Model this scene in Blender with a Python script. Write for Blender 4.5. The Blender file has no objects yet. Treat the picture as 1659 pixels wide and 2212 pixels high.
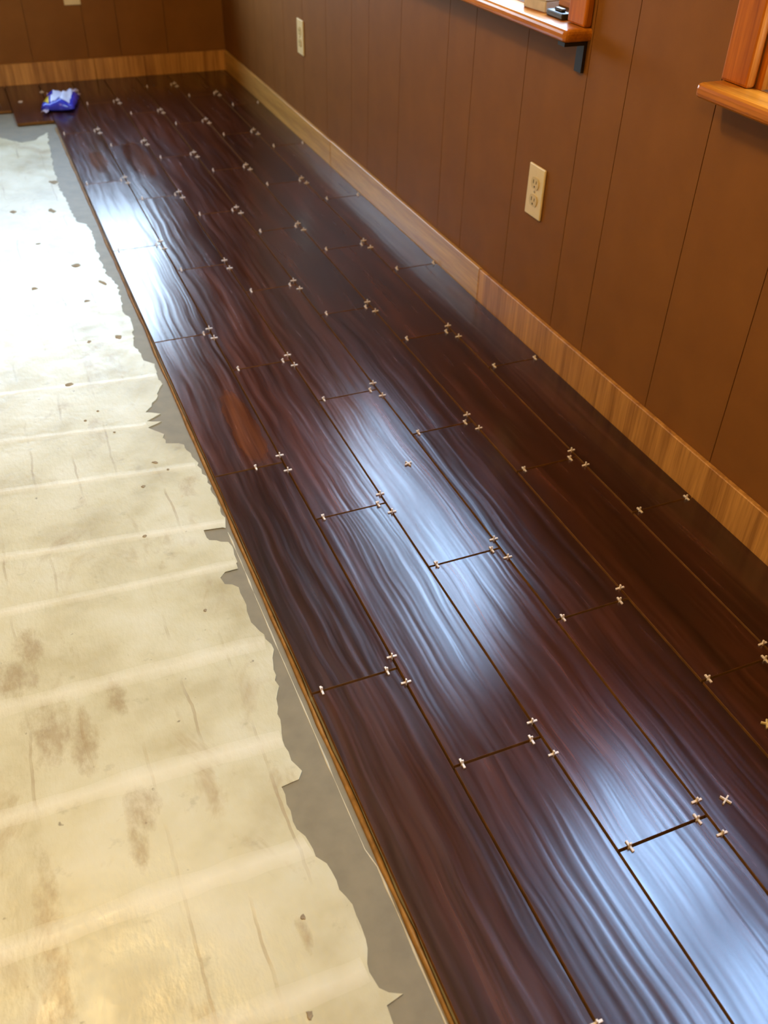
import bpy, bmesh, math, random
from mathutils import Vector, Matrix, noise as mnoise

rng = random.Random(7)
SC = bpy.context.scene
COL = SC.collection

# ------------------------------------------------------------------ measures (metres)
W, L = 0.14855, 0.613            # plank pitch across and along
XW, YB = 0.8889, 4.642           # face of the baseboards (right, back)
WALLX, WALLY = XW + 0.012, YB + 0.012
LEFTX, FRONTY, CEIL = -3.0, -2.0, 2.42
ZF = -0.013                      # bare floor level; tile tops are z = 0
YOFF = [0.752, 0.547, 0.343]     # end joints of rows 0,1,2 (pattern repeats every three rows)


def lin(r, g, b):
    f = lambda c: c / 12.92 if c <= 0.04045 else ((c + 0.055) / 1.055) ** 2.4
    return (f(r / 255), f(g / 255), f(b / 255), 1)


# ------------------------------------------------------------------ camera
cd = bpy.data.cameras.new('camera')
cam = bpy.data.objects.new('camera', cd)
COL.objects.link(cam)
cd.sensor_fit = 'HORIZONTAL'
cd.sensor_width = 36
cd.lens = 1966.23 / 1659 * 36
yaw, pitch, roll = 0.410255, 0.674904, 0.027863
cp, sp = math.cos(pitch), math.sin(pitch)
fw = Vector((math.sin(yaw) * cp, math.cos(yaw) * cp, -sp))
ri = Vector((math.cos(yaw), -math.sin(yaw), 0))
up = ri.cross(fw)
c, s = math.cos(roll), math.sin(roll)
r2, u2 = c * ri + s * up, -s * ri + c * up
cam.matrix_world = Matrix(((r2.x, u2.x, -fw.x, -0.2755), (r2.y, u2.y, -fw.y, -0.1490),
                           (r2.z, u2.z, -fw.z, 1.1199), (0, 0, 0, 1)))
cd.clip_start = 0.02
cd.dof.use_dof = True
cd.dof.focus_distance = 1.5
cd.dof.aperture_fstop = 7.0
SC.camera = cam

# ------------------------------------------------------------------ sky
wd = bpy.data.worlds.new('sky')
SC.world = wd
wd.use_nodes = True
nt = wd.node_tree
nt.nodes.clear()
tc = nt.nodes.new('ShaderNodeTexCoord')
sx = nt.nodes.new('ShaderNodeSeparateXYZ')
rp = nt.nodes.new('ShaderNodeValToRGB')
rp.color_ramp.elements[0].position = 0.46
rp.color_ramp.elements[0].color = (0.06, 0.08, 0.05, 1)
rp.color_ramp.elements[1].position = 0.52
rp.color_ramp.elements[1].color = (0.76, 0.86, 0.93, 1)
e = rp.color_ramp.elements.new(1.0)
e.color = (0.50, 0.80, 1.42, 1)
mp = nt.nodes.new('ShaderNodeMath'); mp.operation = 'MULTIPLY_ADD'
mp.inputs[1].default_value = 0.5; mp.inputs[2].default_value = 0.5
bg = nt.nodes.new('ShaderNodeBackground')
SKY = 21.0
bg.inputs[1].default_value = SKY
ou = nt.nodes.new('ShaderNodeOutputWorld')
nt.links.new(tc.outputs['Generated'], sx.inputs[0])
nt.links.new(sx.outputs['Z'], mp.inputs[0])
nt.links.new(mp.outputs[0], rp.inputs[0])
nt.links.new(rp.outputs[0], bg.inputs[0])
nt.links.new(bg.outputs[0], ou.inputs[0])

# windows: (axis, a0, a1, z0, z1)   opening sizes
WIN1 = (1.64, 3.15, 0.745, 1.62)       # right wall, along y
WIN2 = (0.02, 1.086, 0.745, 1.62)      # right wall, along y
WIN3 = (-1.05, 0.50, 0.67, 1.47)       # back wall, along x


def light(name, kind, loc, energy, col=(1, 1, 1), rot=(0, 0, 0), size=None, size_y=None, radius=None, portal=False):
    l = bpy.data.lights.new(name, kind)
    l.energy = energy
    l.color = col
    if kind == 'AREA':
        l.shape = 'RECTANGLE'; l.size = size; l.size_y = size_y
        if portal:
            l.cycles.is_portal = True
    elif radius is not None:
        l.shadow_soft_size = radius
    o = bpy.data.objects.new(name, l)
    o.location = loc
    o.rotation_euler = rot
    COL.objects.link(o)
    return o


# daylight enters through the windows: portals only steer the sampling of the sky
for nm, w in (('portal_1', WIN1), ('portal_2', WIN2)):
    light(nm, 'AREA', (WALLX + 0.14, (w[0] + w[1]) / 2, (w[2] + w[3]) / 2), 1, rot=(0, math.radians(90), 0),
          size=w[3] - w[2], size_y=w[1] - w[0], portal=True)
light('portal_3', 'AREA', ((WIN3[0] + WIN3[1]) / 2, WALLY + 0.14, (WIN3[2] + WIN3[3]) / 2), 1,
      rot=(math.radians(-90), 0, 0), size=WIN3[1] - WIN3[0], size_y=WIN3[3] - WIN3[2], portal=True)
# the room's warm ceiling lamp, then an added fill light
light('warm_lamp_and_fill', 'POINT', (-0.65, 1.45, 2.26), 73, (1.0, 0.68, 0.29), radius=0.10)
light('warm_lamp_and_fill', 'POINT', (-1.2, -0.9, 2.2), 70, (1.0, 0.66, 0.27), radius=0.10)  # added light behind the camera, unseen, to brighten the ceiling

SC.view_settings.view_transform = 'Standard'
SC.view_settings.look = 'None'
SC.view_settings.exposure = 0.0
SC.view_settings.gamma = 1.0
SC.view_settings.use_curve_mapping = False
SC.cycles.use_denoising = True
SC.cycles.max_bounces = 8
SC.cycles.diffuse_bounces = 4
SC.cycles.sample_clamp_indirect = 4.0
SC.cycles.blur_glossy = 0.3


# ------------------------------------------------------------------ material helpers
class NT:
    def __init__(s, name):
        s.m = bpy.data.materials.new(name)
        s.m.use_nodes = True
        s.t = s.m.node_tree
        s.b = s.t.nodes['Principled BSDF']

    def n(s, typ, **kw):
        nd = s.t.nodes.new('ShaderNode' + typ)
        for k, v in kw.items():
            setattr(nd, k, v)
        return nd

    def k(s, a, b):
        s.t.links.new(a, b)

    def coord(s, scale=(1, 1, 1), rnd=0.0, kind='Object'):
        t = s.n('TexCoord')
        o = t.outputs[kind]
        if rnd:
            oi = s.n('ObjectInfo')
            m = s.n('Math', operation='MULTIPLY'); m.inputs[1].default_value = rnd
            s.k(oi.outputs['Random'], m.inputs[0])
            a = s.n('VectorMath', operation='ADD')
            s.k(o, a.inputs[0]); s.k(m.outputs[0], a.inputs[1])
            o = a.outputs[0]
        mm = s.n('VectorMath', operation='MULTIPLY')
        mm.inputs[1].default_value = scale
        s.k(o, mm.inputs[0])
        return mm.outputs[0]

    def noise(s, vec, scale=1, detail=4, rough=0.55, dist=0.0):
        nd = s.n('TexNoise')
        nd.inputs['Scale'].default_value = scale
        nd.inputs['Detail'].default_value = detail
        nd.inputs['Roughness'].default_value = rough
        nd.inputs['Distortion'].default_value = dist
        s.k(vec, nd.inputs['Vector'])
        return nd.outputs['Fac']

    def ramp(s, fac, stops):
        r = s.n('ValToRGB')
        cr = r.color_ramp
        while len(cr.elements) > 1:
            cr.elements.remove(cr.elements[-1])
        cr.elements[0].position, cr.elements[0].color = stops[0]
        for p, cc in stops[1:]:
            q = cr.elements.new(p); q.color = cc
        s.k(fac, r.inputs[0])
        return r.outputs[0]

    def mix(s, fac, a, b, blend='MIX'):
        m = s.n('Mix', data_type='RGBA', blend_type=blend)
        for i, v in ((0, fac), (6, a), (7, b)):
            if isinstance(v, (int, float)):
                m.inputs[i].default_value = v
            elif isinstance(v, tuple):
                m.inputs[i].default_value = v
            else:
                s.k(v, m.inputs[i])
        return m.outputs[2]

    def math(s, op, a, b=None, clamp=False):
        m = s.n('Math', operation=op); m.use_clamp = clamp
        for i, v in enumerate((a, b)):
            if v is None:
                continue
            if isinstance(v, (int, float)):
                m.inputs[i].default_value = v
            else:
                s.k(v, m.inputs[i])
        return m.outputs[0]

    def maprange(s, v, a, b, c_, d):
        m = s.n('MapRange')
        for i, x in enumerate((a, b, c_, d)):
            m.inputs[i + 1].default_value = x
        s.k(v, m.inputs[0])
        return m.outputs[0]

    def bump(s, h, strength=0.3, dist=0.002):
        b = s.n('Bump')
        b.inputs['Strength'].default_value = strength
        b.inputs['Distance'].default_value = dist
        s.k(h, b.inputs['Height'])
        s.k(b.outputs[0], s.b.inputs['Normal'])

    def set(s, color=None, rough=None, spec=None):
        for nm, v in (('Base Color', color), ('Roughness', rough), ('Specular IOR Level', spec)):
            if v is None:
                continue
            if isinstance(v, (int, float, tuple)):
                s.b.inputs[nm].default_value = v
            else:
                s.k(v, s.b.inputs[nm])
        return s.m


def plain(name, col, rough=0.5, spec=0.4, var=0.12, scale=40):
    t = NT(name)
    n = t.noise(t.coord(), scale, 3)
    lo = tuple(x * (1 - var) for x in col[:3]) + (1,)
    hi = tuple(min(1, x * (1 + var)) for x in col[:3]) + (1,)
    return t.set(t.ramp(n, [(0.3, lo), (0.7, hi)]), rough, spec)


def tile_material():
    t = NT('dark_wood_glaze')
    raw = t.coord((1, 1, 1), 31.0)
    # slow sideways wander of the grain
    wob = t.noise(t.coord((3, 1.6, 1), 31.0), 1.6, 2)
    wv = t.n('CombineXYZ')
    t.k(t.math('MULTIPLY', t.math('SUBTRACT', wob, 0.5), 0.035), wv.inputs[0])
    ad = t.n('VectorMath', operation='ADD')
    t.k(raw, ad.inputs[0]); t.k(wv.outputs[0], ad.inputs[1])

    def stretched(sx_, sy_, detail, rough=0.55):
        mm = t.n('VectorMath', operation='MULTIPLY')
        mm.inputs[1].default_value = (sx_, sy_, 1)
        t.k(ad.outputs[0], mm.inputs[0])
        return t.noise(mm.outputs[0], 1, detail, rough)
    broad = stretched(26, 1.7, 3)
    mid = stretched(70, 3.0, 4)
    fine = stretched(420, 7.0, 3)
    h = t.math('ADD', t.math('MULTIPLY', broad, 0.6), t.math('MULTIPLY', mid, 0.4))
    h2 = t.math('ADD', t.math('MULTIPLY', h, 0.85), t.math('MULTIPLY', fine, 0.15))
    col = t.ramp(h2, [(0.33, (0.012, 0.0035, 0.0020, 1)), (0.50, (0.034, 0.0085, 0.0036, 1)),
                      (0.68, (0.085, 0.021, 0.007, 1))])
    oi = t.n('ObjectInfo')
    val = t.maprange(oi.outputs['Random'], 0, 1, 0.75, 1.3)
    col = t.mix(1.0, col, val, 'MULTIPLY')
    # elliptical red-brown blotches with lower specular
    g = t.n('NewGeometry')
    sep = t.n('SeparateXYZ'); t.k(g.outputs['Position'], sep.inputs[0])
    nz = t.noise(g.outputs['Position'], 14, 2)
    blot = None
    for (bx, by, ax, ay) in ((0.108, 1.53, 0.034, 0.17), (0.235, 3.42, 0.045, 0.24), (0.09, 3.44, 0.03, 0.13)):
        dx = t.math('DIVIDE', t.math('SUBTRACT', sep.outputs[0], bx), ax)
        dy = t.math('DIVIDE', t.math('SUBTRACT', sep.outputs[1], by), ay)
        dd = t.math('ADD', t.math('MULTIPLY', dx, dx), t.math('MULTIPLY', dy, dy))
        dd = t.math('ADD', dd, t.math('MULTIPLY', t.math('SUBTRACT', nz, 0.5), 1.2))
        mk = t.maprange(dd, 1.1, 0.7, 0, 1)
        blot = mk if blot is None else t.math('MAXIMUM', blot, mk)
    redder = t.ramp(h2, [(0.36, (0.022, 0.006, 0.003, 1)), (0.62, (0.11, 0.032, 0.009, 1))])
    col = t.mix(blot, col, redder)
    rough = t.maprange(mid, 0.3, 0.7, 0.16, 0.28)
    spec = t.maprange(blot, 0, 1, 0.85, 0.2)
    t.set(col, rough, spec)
    soft = t.math('ADD', t.math('MULTIPLY', stretched(30, 1.1, 1), 0.65), t.math('MULTIPLY', stretched(78, 1.9, 1), 0.35))
    t.bump(soft, 0.36, 0.0035)
    return t.m


def wood_material(name, dark, light_, axis, rough=0.4, spec=0.5, rnd=9.0, contrast=(0.35, 0.65), fine=220):
    """axis: direction of the grain 0,1,2"""
    t = NT(name)
    sc = [34, 34, 34]; sc[axis] = 2.0
    sf = [fine] * 3; sf[axis] = 9
    a = t.noise(t.coord(tuple(sc), rnd), 1, 4, 0.6, 0.4)
    b = t.noise(t.coord(tuple(sf), rnd), 1, 3)
    h = t.math('ADD', t.math('MULTIPLY', a, 0.65), t.math('MULTIPLY', b, 0.35))
    col = t.ramp(h, [(contrast[0], dark), (contrast[1], light_)])
    t.set(col, rough, spec)
    t.bump(h, 0.12, 0.001)
    return t.m


def skim_material(name='cream_skim_coat', ridge=False):
    t = NT(name)
    P = t.coord()
    big = t.noise(P, 5.5, 4, 0.6)
    med = t.noise(P, 24, 5, 0.62)
    col = t.ramp(big, [(0.30, lin(165, 153, 112)), (0.5, lin(188, 179, 140)), (0.72, lin(200, 193, 160))])
    st = t.noise(t.coord((9, 5, 1)), 1, 5, 0.65, 0.6)
    stain = t.maprange(st, 0.57, 0.72, 0, 0.6)
    col = t.mix(stain, col, lin(140, 112, 68))
    gr = t.noise(t.coord((13, 16, 1)), 1.3, 4, 0.6)
    col = t.mix(t.maprange(gr, 0.64, 0.72, 0, 0.35), col, lin(128, 118, 92))
    # brown smudges left on the coat, and a long darker band
    sp0 = t.n('SeparateXYZ'); t.k(P, sp0.inputs[0])
    sn = t.noise(t.coord((52, 26, 1)), 1, 5, 0.68)
    tot = None
    for (bx_, by_, ax_, ay_) in ((-0.385, 0.835, 0.030, 0.055), (-0.345, 0.80, 0.018, 0.05), (-0.284, 0.868, 0.012, 0.03),
                                 (-0.43, 0.965, 0.03, 0.035), (-0.285, 0.655, 0.02, 0.03), (-0.425, 0.47, 0.016, 0.13),
                                 (-0.30, 0.60, 0.012, 0.03), (-0.13, 0.40, 0.006, 0.02), (-0.40, 1.02, 0.02, 0.04)):
        dx_ = t.math('DIVIDE', t.math('SUBTRACT', sp0.outputs[0], bx_), ax_)
        dy_ = t.math('DIVIDE', t.math('SUBTRACT', sp0.outputs[1], by_), ay_)
        q_ = t.math('ADD', t.math('MULTIPLY', dx_, dx_), t.math('MULTIPLY', dy_, dy_))
        q_ = t.math('ADD', q_, t.math('MULTIPLY', t.math('SUBTRACT', sn, 0.5), 7.0))
        mk_ = t.maprange(q_, 1.9, -0.4, 0, 0.55)
        tot = mk_ if tot is None else t.math('MAXIMUM', tot, mk_)
    col = t.mix(tot, col, lin(128, 102, 60))
    # scattered dark flecks
    fl = t.noise(P, 62, 2, 0.5)
    col = t.mix(t.maprange(fl, 0.74, 0.80, 0, 0.7), col, lin(92, 78, 58))
    # faint long seams of the strips the coat has filled (every 8 cm)
    sep = t.n('SeparateXYZ'); t.k(P, sep.inputs[0])
    wob = t.noise(P, 9, 3)
    xx = t.math('ADD', sep.outputs[0], t.math('MULTIPLY', t.math('SUBTRACT', wob, 0.5), 0.02))
    fr = t.math('FRACT', t.math('DIVIDE', t.math('ADD', xx, 10.0), 0.08))
    seam = t.math('LESS_THAN', t.math('ABSOLUTE', t.math('SUBTRACT', fr, 0.75)), 0.028)
    brk = t.maprange(t.noise(t.coord((11, 4.2, 1)), 1, 3), 0.50, 0.60, 0, 1)
    sm = t.math('MULTIPLY', seam, brk)
    col = t.mix(t.math('MULTIPLY', sm, 0.5), col, lin(140, 118, 80))
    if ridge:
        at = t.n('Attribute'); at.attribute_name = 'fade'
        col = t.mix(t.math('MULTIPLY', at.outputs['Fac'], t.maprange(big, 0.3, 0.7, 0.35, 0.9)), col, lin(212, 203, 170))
    t.set(col, t.maprange(med, 0.3, 0.7, 0.28, 0.46), 0.6)
    h = t.math('SUBTRACT', t.math('ADD', t.math('MULTIPLY', med, 0.6), t.math('MULTIPLY', t.noise(t.coord((150, 60, 1)), 1, 3), 0.4)),
               t.math('MULTIPLY', sm, 0.4))
    t.bump(h, 0.5, 0.003)
    return t.m


def wall_material():
    t = NT('brown_wall_paint')
    n = t.noise(t.coord(), 9, 3)
    f = t.noise(t.coord(), 420, 2)
    col = t.ramp(n, [(0.3, lin(119, 76, 32)), (0.7, lin(127, 82, 35))])
    t.set(col, 0.6, 0.12)
    t.bump(f, 0.15, 0.0006)
    return t.m


def glass_material():
    m = bpy.data.materials.new('window_glass')
    m.use_nodes = True
    t = m.node_tree
    t.nodes.clear()
    o = t.nodes.new('ShaderNodeOutputMaterial')
    mx = t.nodes.new('ShaderNodeMixShader')
    tr = t.nodes.new('ShaderNodeBsdfTransparent')
    tr.inputs[0].default_value = (0.95, 0.98, 0.97, 1)
    gl = t.nodes.new('ShaderNodeBsdfGlossy'); gl.inputs['Roughness'].default_value = 0.02
    lw = t.nodes.new('ShaderNodeLayerWeight'); lw.inputs[0].default_value = 0.5
    pw = t.nodes.new('ShaderNodeMath'); pw.operation = 'POWER'; pw.inputs[1].default_value = 5
    ml = t.nodes.new('ShaderNodeMath'); ml.operation = 'MULTIPLY_ADD'
    ml.inputs[1].default_value = 0.6; ml.inputs[2].default_value = 0.04
    t.links.new(lw.outputs['Facing'], pw.inputs[0])
    t.links.new(pw.outputs[0], ml.inputs[0])
    t.links.new(ml.outputs[0], mx.inputs[0])
    t.links.new(tr.outputs[0], mx.inputs[1])
    t.links.new(gl.outputs[0], mx.inputs[2])
    t.links.new(mx.outputs[0], o.inputs[0])
    return m


M = {}
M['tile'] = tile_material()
M['tile_body'] = plain('tile_body', (0.16, 0.072, 0.018, 1), 0.9, 0.08, 0.2, 60)
M['skim'] = skim_material()
M['skim_ridge'] = skim_material('pale_adhesive_band', True)
M['slab'] = plain('grey_adhesive', lin(118, 108, 80), 0.55, 0.4, 0.10, 30)
M['bed'] = plain('mortar_bed', (0.05, 0.022, 0.012, 1), 0.95, 0.05, 0.2, 60)
M['bead'] = plain('mortar_bead', (0.30, 0.165, 0.045, 1), 0.7, 0.3, 0.25, 50)
M['ridge'] = plain('pale_adhesive', lin(182, 170, 134), 0.5, 0.4, 0.12, 40)
M['crumb'] = plain('dark_mortar', lin(138, 122, 92), 0.8, 0.2, 0.2, 120)
M['wall'] = wall_material()
M['groove'] = plain('groove_brown', lin(84, 54, 26), 0.8, 0.2)
M['ceil'] = plain('ceiling_white', lin(226, 222, 214), 0.9, 0.1, 0.03)
M['pine'] = wood_material('pale_plywood', lin(138, 88, 34), lin(204, 148, 74), 2, 0.45, 0.45)
M['pine_pale'] = wood_material('pale_worn_plywood', lin(164, 120, 54), lin(212, 164, 84), 1, 0.4, 0.5)
M['oak_y'] = wood_material('orange_oak_y', lin(146, 80, 14), lin(206, 128, 34), 1, 0.28, 0.5)
M['oak_z'] = wood_material('orange_oak_z', lin(136, 68, 8), lin(196, 114, 22), 2, 0.4, 0.25)
M['oak_x'] = wood_material('orange_oak_x', lin(146, 78, 22), lin(206, 126, 48), 0, 0.3, 0.5)
M['glass'] = glass_material()
M['ivory'] = plain('ivory_plastic', lin(226, 204, 150), 0.35, 0.5, 0.03)
M['ivory_dark'] = plain('ivory_plastic_shade', lin(206, 182, 122), 0.35, 0.5, 0.03)
M['slot'] = plain('slot_dark', lin(52, 40, 24), 0.6, 0.3)
M['white'] = plain('white_plastic', lin(238, 226, 208), 0.4, 0.5, 0.03)
M['cream'] = plain('cream_plastic', lin(232, 214, 150), 0.4, 0.5, 0.03)
M['black'] = plain('black_metal', lin(24, 18, 16), 0.45, 0.5)
M['blackp'] = plain('black_plastic', lin(38, 36, 34), 0.35, 0.5)
M['grey'] = plain('grey_card', lin(186, 178, 164), 0.6, 0.3)
M['blue'] = plain('blue_film', lin(52, 62, 190), 0.22, 0.6, 0.2, 30)
M['label'] = plain('white_label', lin(214, 226, 250), 0.3, 0.5, 0.05)
M['yellow'] = plain('yellow_label', lin(208, 192, 40), 0.4, 0.5, 0.05)
M['clear'] = plain('clear_film', lin(170, 160, 176), 0.15, 0.7)
M['steel'] = plain('screw_metal', lin(170, 150, 110), 0.3, 0.6)


# ------------------------------------------------------------------ object helpers
def add_box(bm, x0, x1, y0, y1, z0, z1, bevel=0.0, seg=1, mi=0):
    vs = [bm.verts.new(p) for p in ((x0, y0, z0), (x1, y0, z0), (x1, y1, z0), (x0, y1, z0),
                                    (x0, y0, z1), (x1, y0, z1), (x1, y1, z1), (x0, y1, z1))]
    fs = []
    for q in ((3, 2, 1, 0), (4, 5, 6, 7), (0, 1, 5, 4), (1, 2, 6, 5), (2, 3, 7, 6), (3, 0, 4, 7)):
        f = bm.faces.new([vs[i] for i in q]); f.material_index = mi
        fs.append(f)
    if bevel:
        ed = {e_ for f in fs for e_ in f.edges}
        bmesh.ops.bevel(bm, geom=list(ed), offset=bevel, segments=seg, affect='EDGES', profile=0.5)


def mk(name, bm, mats, parent=None, loc=(0, 0, 0), smooth=False):
    bmesh.ops.recalc_face_normals(bm, faces=bm.faces)
    me = bpy.data.meshes.new(name)
    bm.to_mesh(me); bm.free()
    for m in (mats if isinstance(mats, (list, tuple)) else [mats]):
        me.materials.append(m)
    if smooth:
        for p in me.polygons:
            p.use_smooth = True
    o = bpy.data.objects.new(name, me)
    o.location = loc
    COL.objects.link(o)
    if parent:
        o.parent = parent
    return o


def box_obj(name, mat, b, parent=None, bevel=0.0, seg=1, origin=None):
    cx = origin or ((b[0] + b[1]) / 2, (b[2] + b[3]) / 2, (b[4] + b[5]) / 2)
    bm = bmesh.new()
    add_box(bm, b[0] - cx[0], b[1] - cx[0], b[2] - cx[1], b[3] - cx[1], b[4] - cx[2], b[5] - cx[2], bevel, seg)
    off = Vector(parent.location) if parent else Vector((0, 0, 0))
    return mk(name, bm, mat, parent, Vector(cx) - off)


def tag(o, label=None, cat=None, group=None, kind=None):
    if label: o['label'] = label
    if cat: o['category'] = cat
    if group: o['group'] = group
    if kind: o['kind'] = kind
    return o


def empty(name, loc=(0, 0, 0), rz=0.0):
    o = bpy.data.objects.new(name, None)
    o.location = loc
    o.rotation_euler = (0, 0, rz)
    o.empty_display_size = 0.05
    COL.objects.link(o)
    return o


def profile_along_y(pts, y0, y1):
    """closed profile of (x, z) points swept along y"""
    bm = bmesh.new()
    a = [bm.verts.new((x, y0, z)) for x, z in pts]
    b = [bm.verts.new((x, y1, z)) for x, z in pts]
    n = len(pts)
    for i in range(n):
        bm.faces.new((a[i], a[(i + 1) % n], b[(i + 1) % n], b[i]))
    bm.faces.new(a); bm.faces.new(b[::-1])
    return bm


# ------------------------------------------------------------------ floor slab
bm = bmesh.new()
add_box(bm, LEFTX, WALLX + 0.1, FRONTY, WALLY + 0.1, ZF - 0.12, ZF)
floor = mk('floor', bm, M['slab'])
tag(floor, 'grey adhesive-stained slab under the new dark plank tiles', kind='structure')

# cream skim coat with a ragged edge that stops short of the tiles
TRACE = [(-0.6, 3.90), (-0.226, 3.892), (-0.152, 3.798), (-0.108, 3.808), (-0.043, 3.902), (-0.057, 3.742), (-0.07, 3.474), (-0.079, 3.252),
         (-0.077, 3.145), (-0.069, 3.077), (-0.069, 2.995), (-0.067, 2.9), (-0.039, 2.861), (-0.034, 2.769), (-0.043, 2.645),
         (-0.044, 2.554), (-0.042, 2.452), (-0.026, 2.377), (-0.032, 2.287), (-0.039, 2.191), (-0.028, 2.155), (-0.032, 2.086),
         (-0.046, 2.013), (-0.039, 1.917), (-0.017, 1.891), (-0.027, 1.823), (-0.019, 1.788), (-0.048, 1.723), (-0.081, 1.678),
         (-0.05, 1.66), (-0.085, 1.640), (-0.055, 1.628), (-0.088, 1.613), (-0.06, 1.575), (-0.064, 1.538), (-0.028, 1.519), (-0.022, 1.483),
         (-0.011, 1.377), (-0.010, 1.244), (-0.017, 1.217), (-0.058, 1.223), (-0.055, 1.187), (-0.023, 1.169), (-0.022, 1.13),
         (-0.022, 1.107), (-0.035, 1.103), (-0.062, 1.077), (-0.059, 1.058), (-0.038, 1.041), (-0.038, 1.007), (-0.041, 0.963),
         (-0.029, 0.913), (-0.024, 0.887), (-0.037, 0.819), (-0.046, 0.783), (-0.06, 0.718), (-0.064, 0.669), (-0.056, 0.63),
         (-0.065, 0.618), (-0.092, 0.615), (-0.094, 0.585), (-0.093, 0.542), (-0.082, 0.505), (-0.068, 0.451), (-0.061, 0.397),
         (-0.061, 0.364), (-0.072, 0.325), (-0.068, 0.303), (-0.044, 0.286), (-0.067, 0.281), (-0.068, 0.26), (-0.052, 0.2),
         (-0.060, 0.1), (-0.045, -0.1), (-0.06, -0.4), (-0.05, -1.9)]
pts = []
for (p, q) in zip(TRACE, TRACE[1:]):
    d = math.hypot(q[0] - p[0], q[1] - p[1])
    n = max(1, int(d / 0.012)) if p[1] < 4 else 1
    n = min(n, 12)
    for i in range(n):
        t_ = i / n
        x, y = p[0] + (q[0] - p[0]) * t_, p[1] + (q[1] - p[1]) * t_
        if i and p[0] > -0.5:
            x += rng.uniform(-0.004, 0.004); y += rng.uniform(-0.003, 0.003)
        pts.append((min(x, -0.006), y))
pts += [TRACE[-1], (LEFTX + 0.01, -1.9), (LEFTX + 0.01, 3.95), (-0.9, 3.88)]
bm = bmesh.new()
f = bm.faces.new([bm.verts.new((x, y, ZF + 0.0018)) for x, y in pts])
ex = bmesh.ops.extrude_face_region(bm, geom=[f])
bmesh.ops.translate(bm, vec=(0, 0, -0.0018), verts=[v for v in ex['geom'] if isinstance(v, bmesh.types.BMVert)])
bmesh.ops.triangulate(bm, faces=[f_ for f_ in bm.faces if len(f_.verts) > 4])
sk = mk('skim_coat', bm, M['skim'], floor)
sk['label'] = 'cream coat with ragged edge and stains on the bare floor'


def edge_x(y):
    best = min(pts[:-4], key=lambda p_: abs(p_[1] - y) + (10 if p_[0] < -0.5 else 0))
    return best[0]


def soft_strip(name, mat, path, width, height, z, parent, jit=0.25, smooth=True):
    """low rounded ridge along a list of (x, y)"""
    bm_ = bmesh.new()
    rows = []
    for i, (x, y) in enumerate(path):
        a_ = path[max(0, i - 1)]; b_ = path[min(len(path) - 1, i + 1)]
        d_ = Vector((b_[0] - a_[0], b_[1] - a_[1], 0)).normalized()
        nrm = Vector((-d_.y, d_.x, 0))
        w_ = width * (1 + rng.uniform(-jit, jit)); h_ = height * (1 + rng.uniform(-jit, jit))
        row = []
        for k_, hh in ((-0.5, 0.0), (-0.25, 0.5), (0, 1.0), (0.25, 0.5), (0.5, 0.0)):
            v_ = Vector((x, y, z)) + nrm * (k_ * w_) + Vector((0, 0, hh * h_))
            row.append(bm_.verts.new(v_))
        rows.append(row)
    for r0, r1 in zip(rows, rows[1:]):
        for j in range(4):
            bm_.faces.new((r0[j], r0[j + 1], r1[j + 1], r1[j]))
        bm_.faces.new((r0[4], r0[0], r1[0], r1[4]))
    bm_.faces.new(rows[0]); bm_.faces.new(rows[-1][::-1])
    o_ = mk(name, bm_, mat, parent, smooth=smooth)
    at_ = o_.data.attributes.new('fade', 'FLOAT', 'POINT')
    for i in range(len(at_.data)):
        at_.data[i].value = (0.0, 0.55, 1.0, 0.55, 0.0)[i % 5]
    return o_


# pale adhesive ridges crossing the bare floor
for y, sl in ((0.515, 0.0), (0.700, 0.03), (0.900, 0.03), (1.113, 0.05), (1.248, 0.11), (1.458, 0.12), (1.642, 0.13),
              (1.85, 0.1), (2.06, 0.1), (2.28, 0.1), (2.62, 0.1), (0.33, 0.0), (0.14, 0.0)):
    xe = edge_x(y) - 0.003
    path = []
    x = -1.9
    while x < xe:
        path.append((x, y - (x + 0.2) * sl + 0.006 * mnoise.noise(Vector((x * 6, y * 9, 0)))))
        x += 0.04
    path.append((xe, y - (xe + 0.2) * sl))
    soft_strip('adhesive_ridge', M['skim_ridge'], path, 0.046 if y < 1 else 0.032, 0.0004, ZF + 0.0017, floor, 0.15, False)

# mortar squeezed out along the open tile edge, and a thin pale smear beside it
path = [(-0.0035 + 0.003 * mnoise.noise(Vector((0, y * 5, 3))), y) for y in [(-1.0 + 0.05 * i) for i in range(101)] if y < 4.0]
soft_strip('mortar_bead', M['bead'], path, 0.009, 0.006, ZF - 0.0005, floor, 0.3)
path = [(-0.0165 + 0.003 * mnoise.noise(Vector((0, y * 4, 8))) + (0.006 if y < 0.45 else 0), y)
        for y in [0.12 + 0.03 * i for i in range(37)]]
soft_strip('pale_smear', M['ridge'], path, 0.0032, 0.0007, ZF - 0.0002, floor, 0.8)


def blob(name, mat, x, y, rx, ry, rot, parent, h=0.0012):
    bm_ = bmesh.new()
    n_ = 11
    top, bot = [], []
    for i in range(n_):
        a_ = 2 * math.pi * i / n_
        k_ = rng.uniform(0.6, 1.15)
        px, py = rx * k_ * math.cos(a_), ry * k_ * math.sin(a_)
        bot.append(bm_.verts.new((px, py, 0))); top.append(bm_.verts.new((px * 0.8, py * 0.8, h)))
    bm_.faces.new(top); bm_.faces.new(bot[::-1])
    for i in range(n_):
        j = (i + 1) % n_
        bm_.faces.new((bot[i], bot[j], top[j], top[i]))
    o = mk(name, bm_, mat, parent, (x, y, ZF + 0.0017))
    o.rotation_euler = (0, 0, rot)
    return o


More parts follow.
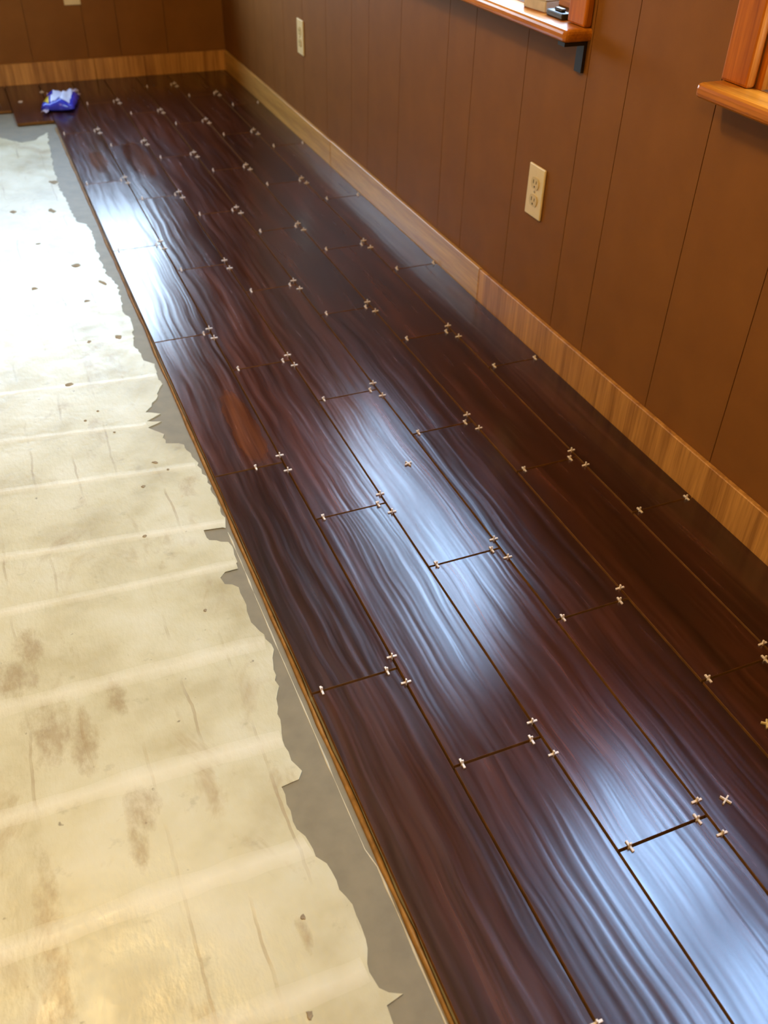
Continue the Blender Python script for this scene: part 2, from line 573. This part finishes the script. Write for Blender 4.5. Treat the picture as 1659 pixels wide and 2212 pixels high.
for (x, y, rx, ry, a) in ((-0.225, 1.862, 0.014, 0.010, 0.3), (-0.139, 1.400, 0.006, 0.006, 0), (-0.167, 1.242, 0.006, 0.006, 0),
                          (-0.108, 1.005, 0.005, 0.005, 0), (-0.246, 2.427, 0.012, 0.014, 0), (-0.115, 2.547, 0.018, 0.02, 0.4),
                          (-0.213, 1.69, 0.005, 0.005, 0), (-0.10, 1.475, 0.010, 0.005, -0.5), (-0.18, 1.72, 0.004, 0.005, 0),
                          (-0.12, 2.30, 0.012, 0.012, 0.2), (-0.075, 2.06, 0.012, 0.02, 0), (-0.06, 2.40, 0.010, 0.03, 0.5),
                          (-0.15, 2.06, 0.008, 0.01, 0), (-0.13, 3.02, 0.016, 0.03, 0.2), (-0.09, 3.30, 0.02, 0.03, 0.2),
                          (-0.25, 3.05, 0.014, 0.02, 0.2), (-0.20, 2.75, 0.014, 0.008, 0.3), (-0.125, 0.42, 0.006, 0.006, 0),
                          (-0.155, 0.305, 0.006, 0.008, 0), (-0.16, 1.62, 0.004, 0.004, 0), (-0.08, 1.44, 0.004, 0.006, 0)):
    blob('mortar_spot', M['crumb'], x, y, rx * 0.8, ry * 0.8, a, floor)

# bed of mortar under the tiles
bm = bmesh.new()
add_box(bm, 0.006, WALLX - 0.001, -1.2, WALLY - 0.001, ZF - 0.001, -0.0098)
add_box(bm, -W + 0.006, 0.006, 4.03, WALLY - 0.001, ZF - 0.001, -0.0098)
add_box(bm, -2 * W + 0.006, -W + 0.006, 4.23, WALLY - 0.001, ZF - 0.001, -0.0098)
add_box(bm, -3 * W + 0.006, -2 * W + 0.006, 4.44, WALLY - 0.001, ZF - 0.001, -0.0098)
mk('mortar_bed', bm, M['bed'], floor)

# ------------------------------------------------------------------ plank tiles
GAP = 0.004
tile_cache = {}


def tile_mesh(w_, l_):
    key = (round(w_, 4), round(l_, 4))
    if key in tile_cache:
        return tile_cache[key]
    bm_ = bmesh.new()
    x, y, b, d = w_ / 2, l_ / 2, 0.0003, 0.0096
    lo = [bm_.verts.new(p) for p in ((-x, -y, -d), (x, -y, -d), (x, y, -d), (-x, y, -d))]
    mi = [bm_.verts.new(p) for p in ((-x, -y, -b), (x, -y, -b), (x, y, -b), (-x, y, -b))]
    tp = [bm_.verts.new(p) for p in ((-x + b, -y + b, 0), (x - b, -y + b, 0), (x - b, y - b, 0), (-x + b, y - b, 0))]
    bm_.faces.new(tp)
    bm_.faces.new(lo[::-1])
    for i in range(4):
        j = (i + 1) % 4
        f1 = bm_.faces.new((lo[i], lo[j], mi[j], mi[i])); f1.material_index = 1
        f2 = bm_.faces.new((mi[i], mi[j], tp[j], tp[i])); f2.material_index = 1
    bmesh.ops.recalc_face_normals(bm_, faces=bm_.faces)
    me = bpy.data.meshes.new('plank_tile')
    bm_.to_mesh(me); bm_.free()
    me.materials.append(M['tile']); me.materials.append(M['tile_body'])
    tile_cache[key] = me
    return me


joints = {}                       # row -> list of end-joint y, nearest the camera first
for r in range(-3, 6):
    off = YOFF[r % 3]
    k0 = -2
    ys = [off + k * L for k in range(-3, 8)]
    x0, x1 = r * W + GAP / 2, (r + 1) * W - GAP / 2
    if r == 5:
        x1 = XW - 0.0015
    ymax = YB - 0.0015
    if r < 0:
        ymin = [yy for yy in ys if yy > 3.95][0]
    else:
        ymin = -1.2
    cuts = [ymin] + [yy for yy in ys if ymin + 0.02 < yy < ymax - 0.02] + [ymax]
    joints[r] = [yy for yy in cuts[1:-1] if 0.02 < yy]
    for a, b in zip(cuts, cuts[1:]):
        l_ = b - a - GAP
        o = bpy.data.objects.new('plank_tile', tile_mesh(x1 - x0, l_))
        COL.objects.link(o)
        o.parent = floor
        o.location = ((x0 + x1) / 2, (a + b) / 2, 0)
        o.rotation_euler = (rng.uniform(-1, 1) * 0.0008, rng.uniform(-1, 1) * 0.0016, 0)

# ------------------------------------------------------------------ walls
GROOVES_R = [-1.6, -1.4, -1.1, -0.85, -0.6, -0.35, -0.2, 0.05, 0.3, 0.55, 0.70, 0.95, 1.168, 1.425, 1.565, 1.815, 2.07, 2.22, 2.53,
             2.78, 2.93, 3.18, 3.44, 3.68, 3.84, 4.10, 4.36]
GROOVES_B = [-2.8, -2.55, -2.3, -2.05, -1.8, -1.65, -1.4, -1.15, -0.9, -0.65, -0.40, -0.25, 0.0, 0.25, 0.40, 0.62]


def wall_pieces(a0, a1, wins, zlo, zhi):
    """rectangles (a, b, z0, z1) covering the span a0..a1 minus the windows"""
    cuts = sorted({a0, a1} | {w[i] for w in wins for i in (0, 1) if a0 < w[i] < a1})
    out = []
    for a, b in zip(cuts, cuts[1:]):
        m = (a + b) / 2
        hit = [w for w in wins if w[0] < m < w[1]]
        if hit:
            out += [(a, b, zlo, hit[0][2]), (a, b, hit[0][3], zhi)]
        else:
            out.append((a, b, zlo, zhi))
    return out


bm = bmesh.new()
for a, b, z0, z1 in wall_pieces(FRONTY, WALLY + 0.2, (WIN1, WIN2), ZF - 0.12, CEIL):
    add_box(bm, WALLX + 0.0025, WALLX + 0.16, a, b, z0, z1)
wall_r = mk('wall_right', bm, M['groove'])
tag(wall_r, 'brown grooved panelling wall with oak windows and pale baseboard', kind='structure')
ed = [FRONTY] + GROOVES_R + [WALLY]
for a, b in zip(ed, ed[1:]):
    bm = bmesh.new()
    cy = (a + b) / 2
    for p0, p1, z0, z1 in wall_pieces(a + 0.0011, b - 0.0011, (WIN1, WIN2), ZF, CEIL - 0.002):
        add_box(bm, WALLX, WALLX + 0.0024, p0 - cy, p1 - cy, z0, z1)
    mk('panel', bm, M['wall'], wall_r, (0, cy, 0))

bm = bmesh.new()
for a, b, z0, z1 in wall_pieces(LEFTX, WALLX + 0.005, (WIN3,), ZF - 0.12, CEIL):
    add_box(bm, a, b, WALLY + 0.005, WALLY + 0.16, z0, z1)
wall_b = mk('wall_back', bm, M['groove'])
tag(wall_b, 'dark brown panelled wall at the far end of the room', kind='structure')
ed = [LEFTX] + GROOVES_B + [WALLX]
for a, b in zip(ed, ed[1:]):
    bm = bmesh.new()
    cx = (a + b) / 2
    for p0, p1, z0, z1 in wall_pieces(a + 0.001, b - 0.001, (WIN3,), ZF, CEIL - 0.002):
        add_box(bm, p0 - cx, p1 - cx, WALLY, WALLY + 0.0045, z0, z1)
    mk('panel', bm, M['wall'], wall_b, (cx, 0, 0))

tag(box_obj('wall_left', M['wall'], (LEFTX - 0.12, LEFTX, FRONTY, WALLY + 0.005, ZF - 0.12, CEIL)),
    'brown wall to the left, outside the picture', kind='structure')
tag(box_obj('wall_front', M['wall'], (LEFTX - 0.12, WALLX + 0.16, FRONTY - 0.12, FRONTY, ZF - 0.12, CEIL)),
    'brown wall behind the camera, outside the picture', kind='structure')
tag(box_obj('ceiling', M['ceil'], (LEFTX - 0.12, WALLX + 0.16, FRONTY - 0.12, WALLY + 0.16, CEIL, CEIL + 0.1)),
    'white ceiling above the picture', kind='structure')

# ------------------------------------------------------------------ baseboards
BBH = 0.088
bb = empty('baseboard_right', (XW + 0.006, 0, 0))
tag(bb, 'pale plywood baseboard along the right wall', kind='structure')
for a, b, m, dz in ((FRONTY + 0.01, 0.55, 'pine', 0), (0.552, 1.92, 'pine', 0), (1.922, 3.12, 'pine_pale', 0.001), (3.122, YB - 0.001, 'pine_pale', -0.001)):
    box_obj('board', M[m], (XW, WALLX - 0.0003, a, b, -0.0095, BBH + dz), bb, 0.0015)
bb = empty('baseboard_back', (0, YB + 0.006, 0))
tag(bb, 'pale plywood baseboard along the far wall', kind='structure')
for a, b in ((LEFTX + 0.01, -0.9), (-0.899, 0.268), (0.27, 0.50), (0.501, WALLX - 0.0005)):
    box_obj('board', M['pine'], (a, b, YB, WALLY - 0.0003, -0.0095, BBH), bb, 0.0015)


# ------------------------------------------------------------------ windows
def window(name, label, W_, horiz, bracket=False):
    """horiz 'y': in the right wall, 'x': in the back wall.  Built in (d, a, z): d = depth into the room is negative."""
    a0, a1, z0, z1 = W_
    root = empty(name, (WALLX, (a0 + a1) / 2, z0) if horiz == 'y' else ((a0 + a1) / 2, WALLY, z0))
    tag(root, label, kind='structure')
    base = WALLX if horiz == 'y' else WALLY
    ac = (a0 + a1) / 2

    def bx(nm, mat, d0, d1, p0, p1, q0, q1, bevel=0.0, seg=1, parent=None):
        b = (base + d0, base + d1, p0, p1, q0, q1) if horiz == 'y' else (p0, p1, base + d0, base + d1, q0, q1)
        o = box_obj(nm, mat, b, root, bevel, seg)
        if parent:
            o.location = o.location - parent.location
            o.parent = parent
        return o
    al = M['oak_y'] if horiz == 'y' else M['oak_x']
    cw = 0.066
    # casing
    bx('casing', M['oak_z'], -0.019, -0.0002, a0 - cw, a0, z0 - 0.0005, z1 + cw, 0.005, 2)
    bx('casing', M['oak_z'], -0.019, -0.0002, a1, a1 + cw, z0 - 0.0005, z1 + cw, 0.005, 2)
    bx('head_casing', al, -0.018, -0.0002, a0 + 0.0005, a1 - 0.0005, z1, z1 + cw, 0.004, 2)
    # stool (sill board) with rounded nose, ending flush with the casings
    bx('sill', al, -0.064, 0.10, a0 - cw - 0.004, a1 + cw + 0.004, z0 - 0.026, z0 - 0.001, 0.009, 3)
    # jamb liners
    bx('jamb', M['oak_z'], 0.0, 0.135, a0 + 0.0003, a0 + 0.014, z0, z1 - 0.0003)
    bx('jamb', M['oak_z'], 0.0, 0.135, a1 - 0.014, a1 - 0.0003, z0, z1 - 0.0003)
    bx('head_jamb', al, 0.0, 0.135, a0 + 0.0145, a1 - 0.0145, z1 - 0.014, z1 - 0.0003)
    # sashes side by side, each with stiles, rails and a pane
    n = 2
    iw = (a1 - a0 - 0.03) / n
    for k in range(n):
        s0 = a0 + 0.015 + k * iw + 0.001; s1 = s0 + iw - 0.002
        sash = bx('sash', M['oak_z'], 0.056, 0.082, s0, s0 + 0.042, z0, z1 - 0.015, 0.003)
        bx('stile', M['oak_z'], 0.056, 0.082, s1 - 0.042, s1, z0, z1 - 0.015, 0.003, 1, sash)
        bx('rail', al, 0.056, 0.082, s0 + 0.042, s1 - 0.042, z0, z0 + 0.05, 0.003, 1, sash)
        bx('rail', al, 0.056, 0.082, s0 + 0.042, s1 - 0.042, z1 - 0.06, z1 - 0.015, 0.003, 1, sash)
        bx('pane', M['glass'], 0.067, 0.071, s0 + 0.040, s1 - 0.040, z0 + 0.048, z1 - 0.058, 0, 1, sash)
    if bracket:
        bm_ = bmesh.new()
        yy = a0 - cw + 0.006
        add_box(bm_, base - 0.055, base - 0.0005, yy, yy + 0.026, z0 - 0.034, z0 - 0.0265)
        add_box(bm_, base - 0.008, base - 0.0005, yy, yy + 0.026, z0 - 0.086, z0 - 0.034)
        o = mk('sill_bracket', bm_, M['black'], root, -Vector(root.location))
        o['label'] = 'black bracket under the near end of the sill'
    return root


window('window_1', 'orange oak window with bracketed sill, the farther one on the right wall', WIN1, 'y', True)
window('window_2', 'orange oak window cut by the right edge of the picture', WIN2, 'y')
window('window_3', 'daylight window in the far wall above the picture', WIN3, 'x')

# small things lying on the far window's sill
t = empty('window_latch', (WALLX - 0.012, 1.685, WIN1[2] - 0.001), 0.0)
tag(t, 'small black latch lying on the sill of the farther window', 'latch')
bm = bmesh.new()
add_box(bm, -0.011, 0.011, -0.032, 0.032, 0.0, 0.013, 0.003, 2)
mk('body', bm, M['blackp'], t)
bm = bmesh.new()
add_box(bm, -0.006, 0.006, -0.020, 0.010, 0.013, 0.019, 0.002)
mk('thumb_tab', bm, M['blackp'], t)
t = empty('paper_box', (WALLX - 0.002, 1.775, WIN1[2] - 0.001), 0.1)
tag(t, 'pale grey small box on the sill beside the black latch', 'box')
bm = bmesh.new()
add_box(bm, -0.018, 0.018, -0.04, 0.04, 0.0, 0.022, 0.002)
mk('body', bm, M['grey'], t)
bm = bmesh.new()
add_box(bm, -0.0185, 0.0185, -0.0405, 0.0405, 0.0221, 0.026, 0.001)
mk('lid', bm, M['grey'], t)


# ------------------------------------------------------------------ outlets
def outlet(loc, rz, label):
    """built facing -x"""
    t_ = empty('wall_outlet', loc, rz)
    tag(t_, label, 'outlet', 'ivory outlets on the walls')
    b_ = bmesh.new()
    add_box(b_, -0.0055, 0.0, -0.036, 0.036, -0.060, 0.060, 0.003, 2)
    mk('cover_plate', b_, M['ivory'], t_)
    for zc in (-0.020, 0.020):
        b_ = bmesh.new()
        n_ = 16
        f_, g_ = [], []
        for i in range(n_):
            a_ = 2 * math.pi * i / n_
            yy = 0.0172 * math.cos(a_); zz = max(-0.0135, min(0.0135, 0.0172 * math.sin(a_)))
            f_.append(b_.verts.new((-0.0075, yy, zz))); g_.append(b_.verts.new((-0.0056, yy, zz)))
        b_.faces.new(f_); b_.faces.new(g_[::-1])
        for i in range(n_):
            b_.faces.new((f_[i], f_[(i + 1) % n_], g_[(i + 1) % n_], g_[i]))
        rc = mk('receptacle', b_, M['ivory_dark'], t_, (0, 0, zc))
        for yy, hh in ((-0.0065, 0.0035), (0.0065, 0.0042)):
            b_ = bmesh.new()
            add_box(b_, -0.0079, -0.0076, yy - 0.0011, yy + 0.0011, 0.003 - hh, 0.003 + hh)
            mk('slot', b_, M['slot'], rc)
        b_ = bmesh.new()
        add_box(b_, -0.0079, -0.0076, -0.0022, 0.0022, -0.0100, -0.0058, 0.0001)
        mk('ground_hole', b_, M['slot'], rc)
    b_ = bmesh.new()
    bmesh.ops.create_cone(b_, cap_ends=True, segments=12, radius1=0.003, radius2=0.0025, depth=0.0012,
                          matrix=Matrix.Translation((-0.0062, 0, 0)) @ Matrix.Rotation(math.radians(-90), 4, 'Y'))
    mk('screw', b_, M['steel'], t_)
    return t_


outlet((WALLX - 0.0003, 1.702, 0.372), 0, 'ivory outlet on the right wall, nearest the camera')
outlet((WALLX - 0.0003, 3.458, 0.370), 0, 'ivory outlet on the right wall, near the far corner')
outlet((0.216, WALLY - 0.0003, 0.371), math.radians(90), 'ivory outlet on the far wall, cut by the top edge')


# ------------------------------------------------------------------ tile spacers
def spacer_mesh(name, flat=False):
    """plus-shaped plastic spacer; upright: one leg in the joint, arms across it (joint runs along y)"""
    h_ = 0.0011
    a_ = 0.0085
    p = [(h_, h_), (a_, h_), (a_, -h_), (h_, -h_), (h_, -0.0065), (-h_, -0.0065), (-h_, -h_), (-a_, -h_), (-a_, h_), (-h_, h_),
         (-h_, 0.0075), (h_, 0.0075)]
    if flat:
        p = [(h_, h_), (a_, h_), (a_, -h_), (h_, -h_), (h_, -a_), (-h_, -a_), (-h_, -h_), (-a_, -h_), (-a_, h_), (-h_, h_), (-h_, a_), (h_, a_)]
    b_ = bmesh.new()
    if flat:
        A = [b_.verts.new((x, z, 0.0)) for x, z in p]; B = [b_.verts.new((x, z, 0.0032)) for x, z in p]
    else:
        A = [b_.verts.new((x, -0.0016, z + 0.0013)) for x, z in p]; B = [b_.verts.new((x, 0.0016, z + 0.0013)) for x, z in p]
    n_ = len(p)
    b_.faces.new(A[::-1]); b_.faces.new(B)
    for i in range(n_):
        b_.faces.new((A[i], A[(i + 1) % n_], B[(i + 1) % n_], B[i]))
    bmesh.ops.recalc_face_normals(b_, faces=b_.faces)
    me = bpy.data.meshes.new(name)
    b_.to_mesh(me); b_.free()
    return me


sp_me = spacer_mesh('tile_spacer'); sp_me.materials.append(M['white'])
sp_flat = spacer_mesh('loose_spacer', True); sp_flat.materials.append(M['white'])
sp_flat_c = spacer_mesh('loose_spacer', True); sp_flat_c.materials.append(M['cream'])
ORD = ['first', 'second', 'third', 'fourth', 'fifth', 'sixth', 'seventh', 'eighth', 'ninth', 'tenth']
NUM = ['one', 'two', 'three', 'four', 'five', 'six']


def spacer(x, y, rz, label, me=None, z=0.0):
    o = bpy.data.objects.new('tile_spacer' if me is None else 'loose_spacer', me or sp_me)
    COL.objects.link(o)
    o.location = (x, y, z)
    o.rotation_euler = (0, 0, rz)
    tag(o, label, 'spacer', 'white spacers between the plank tiles')
    return o


SKIP = {(3, 1, 'd'), (0, 2, 'a'), (0, 3, 'a'), (0, 0, 'a'), (0, 0, 'b'), (1, 3, 'b')}
for r in range(6):
    vis = [yy for yy in joints[r] if yy > 0.1]
    for k, yj in enumerate(joints[r]):
        base = 'white spacer in plank row %s from bare floor, %s end joint from camera, ' % (NUM[r], ORD[k])
        jx = lambda: rng.uniform(-0.003, 0.003)
        jr = lambda: rng.uniform(-0.04, 0.04)
        if (r, k, 'a') not in SKIP:
            spacer(r * W + 0.016 + jx(), yj, math.pi / 2 + jr(), base + 'left end')
        if (r, k, 'b') not in SKIP:
            ub = 0.59 if (r == 0 and abs(yj - 1.365) < 0.02) else 0.88
            spacer(r * W + ub * W + jx(), yj, math.pi / 2 + jr(), base + 'right end')
        if r < 5:
            if (r, k, 'c') not in SKIP:
                spacer((r + 1) * W, yj + 0.027 + jx(), jr(), base + 'just beyond')
            if (r, k, 'd') not in SKIP and yj - 0.033 > 0.05:
                spacer((r + 1) * W, yj - 0.032 + jx(), jr(), base + 'just before')
# rows to the left along the far wall
spacer(0.0, 4.30, 0, 'white spacer beside the blue bag, in the joint left of it')
spacer(0.0, 4.48, 0, 'white spacer behind the blue bag, near the far baseboard')
# loose ones lying flat on the tiles
spacer(0.485, 0.353, 0.5, 'loose white cross spacer lying flat on a dark plank, nearest the camera', sp_flat, 0.0004)
spacer(0.392, 1.265, 0.3, 'loose white cross spacer lying flat on the blue-shining plank in mid floor', sp_flat, 0.0004)
spacer(0.633, 0.439, 0.9, 'loose cream cross spacer lying flat at the right edge of the picture', sp_flat_c, 0.0004)
spacer(-0.104, 4.345, 0.2, 'loose white spacer on the dark tile left of the blue bag', sp_flat, 0.0004)


# ------------------------------------------------------------------ blue bag of spacers
bag = empty('spacer_bag', (0.055, 4.235, 0.0008), math.radians(-14))
tag(bag, 'crumpled blue plastic bag with white label lying on far tiles', 'bag')


def pillow(wx, wy, hz, nx, ny, amp, seed, flat=0.0):
    b_ = bmesh.new()
    top, bot = [], []
    for j in range(ny + 1):
        tr, br = [], []
        for i in range(nx + 1):
            u, v = i / nx * 2 - 1, j / ny * 2 - 1
            k_ = max(0.0, (1 - abs(u) ** 2.6)) ** 0.5 * max(0.0, (1 - abs(v) ** 3.0)) ** 0.6
            n1 = mnoise.noise(Vector((u * 2.3 + seed, v * 2.1, seed)))
            n2 = mnoise.noise(Vector((u * 5 + seed, v * 4, seed * 2)))
            x = u * wx / 2 * (1 + 0.05 * n1); y = v * wy / 2 * (1 + 0.05 * n1)
            z = 0.012 + hz * k_ * (0.8 + amp * n1 + 0.35 * amp * n2)
            edge = i in (0, nx) or j in (0, ny)
            vt = b_.verts.new((x, y, z))
            tr.append(vt)
            br.append(vt if edge else b_.verts.new((x, y, 0.012 - 0.0118 * min(1, k_ * 1.4))))
        top.append(tr); bot.append(br)
    for j in range(ny):
        for i in range(nx):
            b_.faces.new((top[j][i], top[j][i + 1], top[j + 1][i + 1], top[j + 1][i]))
            q = (bot[j][i], bot[j + 1][i], bot[j + 1][i + 1], bot[j][i + 1])
            if len(set(q)) == 4 and q != (top[j][i], top[j + 1][i], top[j + 1][i + 1], top[j][i + 1]):
                try:
                    b_.faces.new(q)
                except ValueError:
                    pass
    return b_, top


bm, top = pillow(0.135, 0.22, 0.046, 14, 14, 0.55, 3.1)
heights = {(i, j): top[j][i].co.copy() for j in range(15) for i in range(15)}
mk('bag_film', bm, M['blue'], bag, smooth=True)


def patch(name, mat, i0, i1, j0, j1, lift=0.0015):
    b_ = bmesh.new()
    g = {}
    for j in range(j0, j1 + 1):
        for i in range(i0, i1 + 1):
            p = heights[(i, j)]
            g[(i, j)] = (b_.verts.new(p + Vector((0, 0, lift))), b_.verts.new(p + Vector((0, 0, lift * 0.3))))
    for j in range(j0, j1):
        for i in range(i0, i1):
            q = [(i, j), (i + 1, j), (i + 1, j + 1), (i, j + 1)]
            b_.faces.new([g[k_][0] for k_ in q]); b_.faces.new([g[k_][1] for k_ in q[::-1]])
    return mk(name, b_, mat, bag, smooth=True)


patch('paper_label', M['label'], 4, 12, 2, 11)
patch('blue_stripe', M['blue'], 7, 8, 2, 4, 0.0025)
patch('yellow_label', M['yellow'], 0, 3, 2, 6, 0.002)
# gathered clear ends of the film
for (sx_, sy_, ang, ln) in ((-0.040, -0.105, -1.7, 0.05), (0.03, 0.105, 1.2, 0.055)):
    b_ = bmesh.new()
    A = []
    for k in range(6):
        t_ = k / 5
        cx, cy = sx_ + math.cos(ang) * ln * t_, sy_ + math.sin(ang) * ln * t_
        w_ = 0.006 + 0.012 * t_
        zz = 0.012 + 0.02 * math.sin(t_ * 2.6) * (1 if sy_ > 0 else 0.3)
        nx_, ny_ = -math.sin(ang), math.cos(ang)
        A.append([b_.verts.new((cx + nx_ * w_ * s_, cy + ny_ * w_ * s_, zz + 0.004 * ((i % 2) * 2 - 1) * t_ + dz))
                  for dz in (0.0006, -0.0006) for i, s_ in enumerate((-1, -0.33, 0.33, 1))])
    for r0, r1 in zip(A, A[1:]):
        for i in range(3):
            b_.faces.new((r0[i], r0[i + 1], r1[i + 1], r1[i]))
            b_.faces.new((r0[4 + i + 1], r0[4 + i], r1[4 + i], r1[4 + i + 1]))
    mk('film_end', b_, M['clear'], bag, smooth=True)
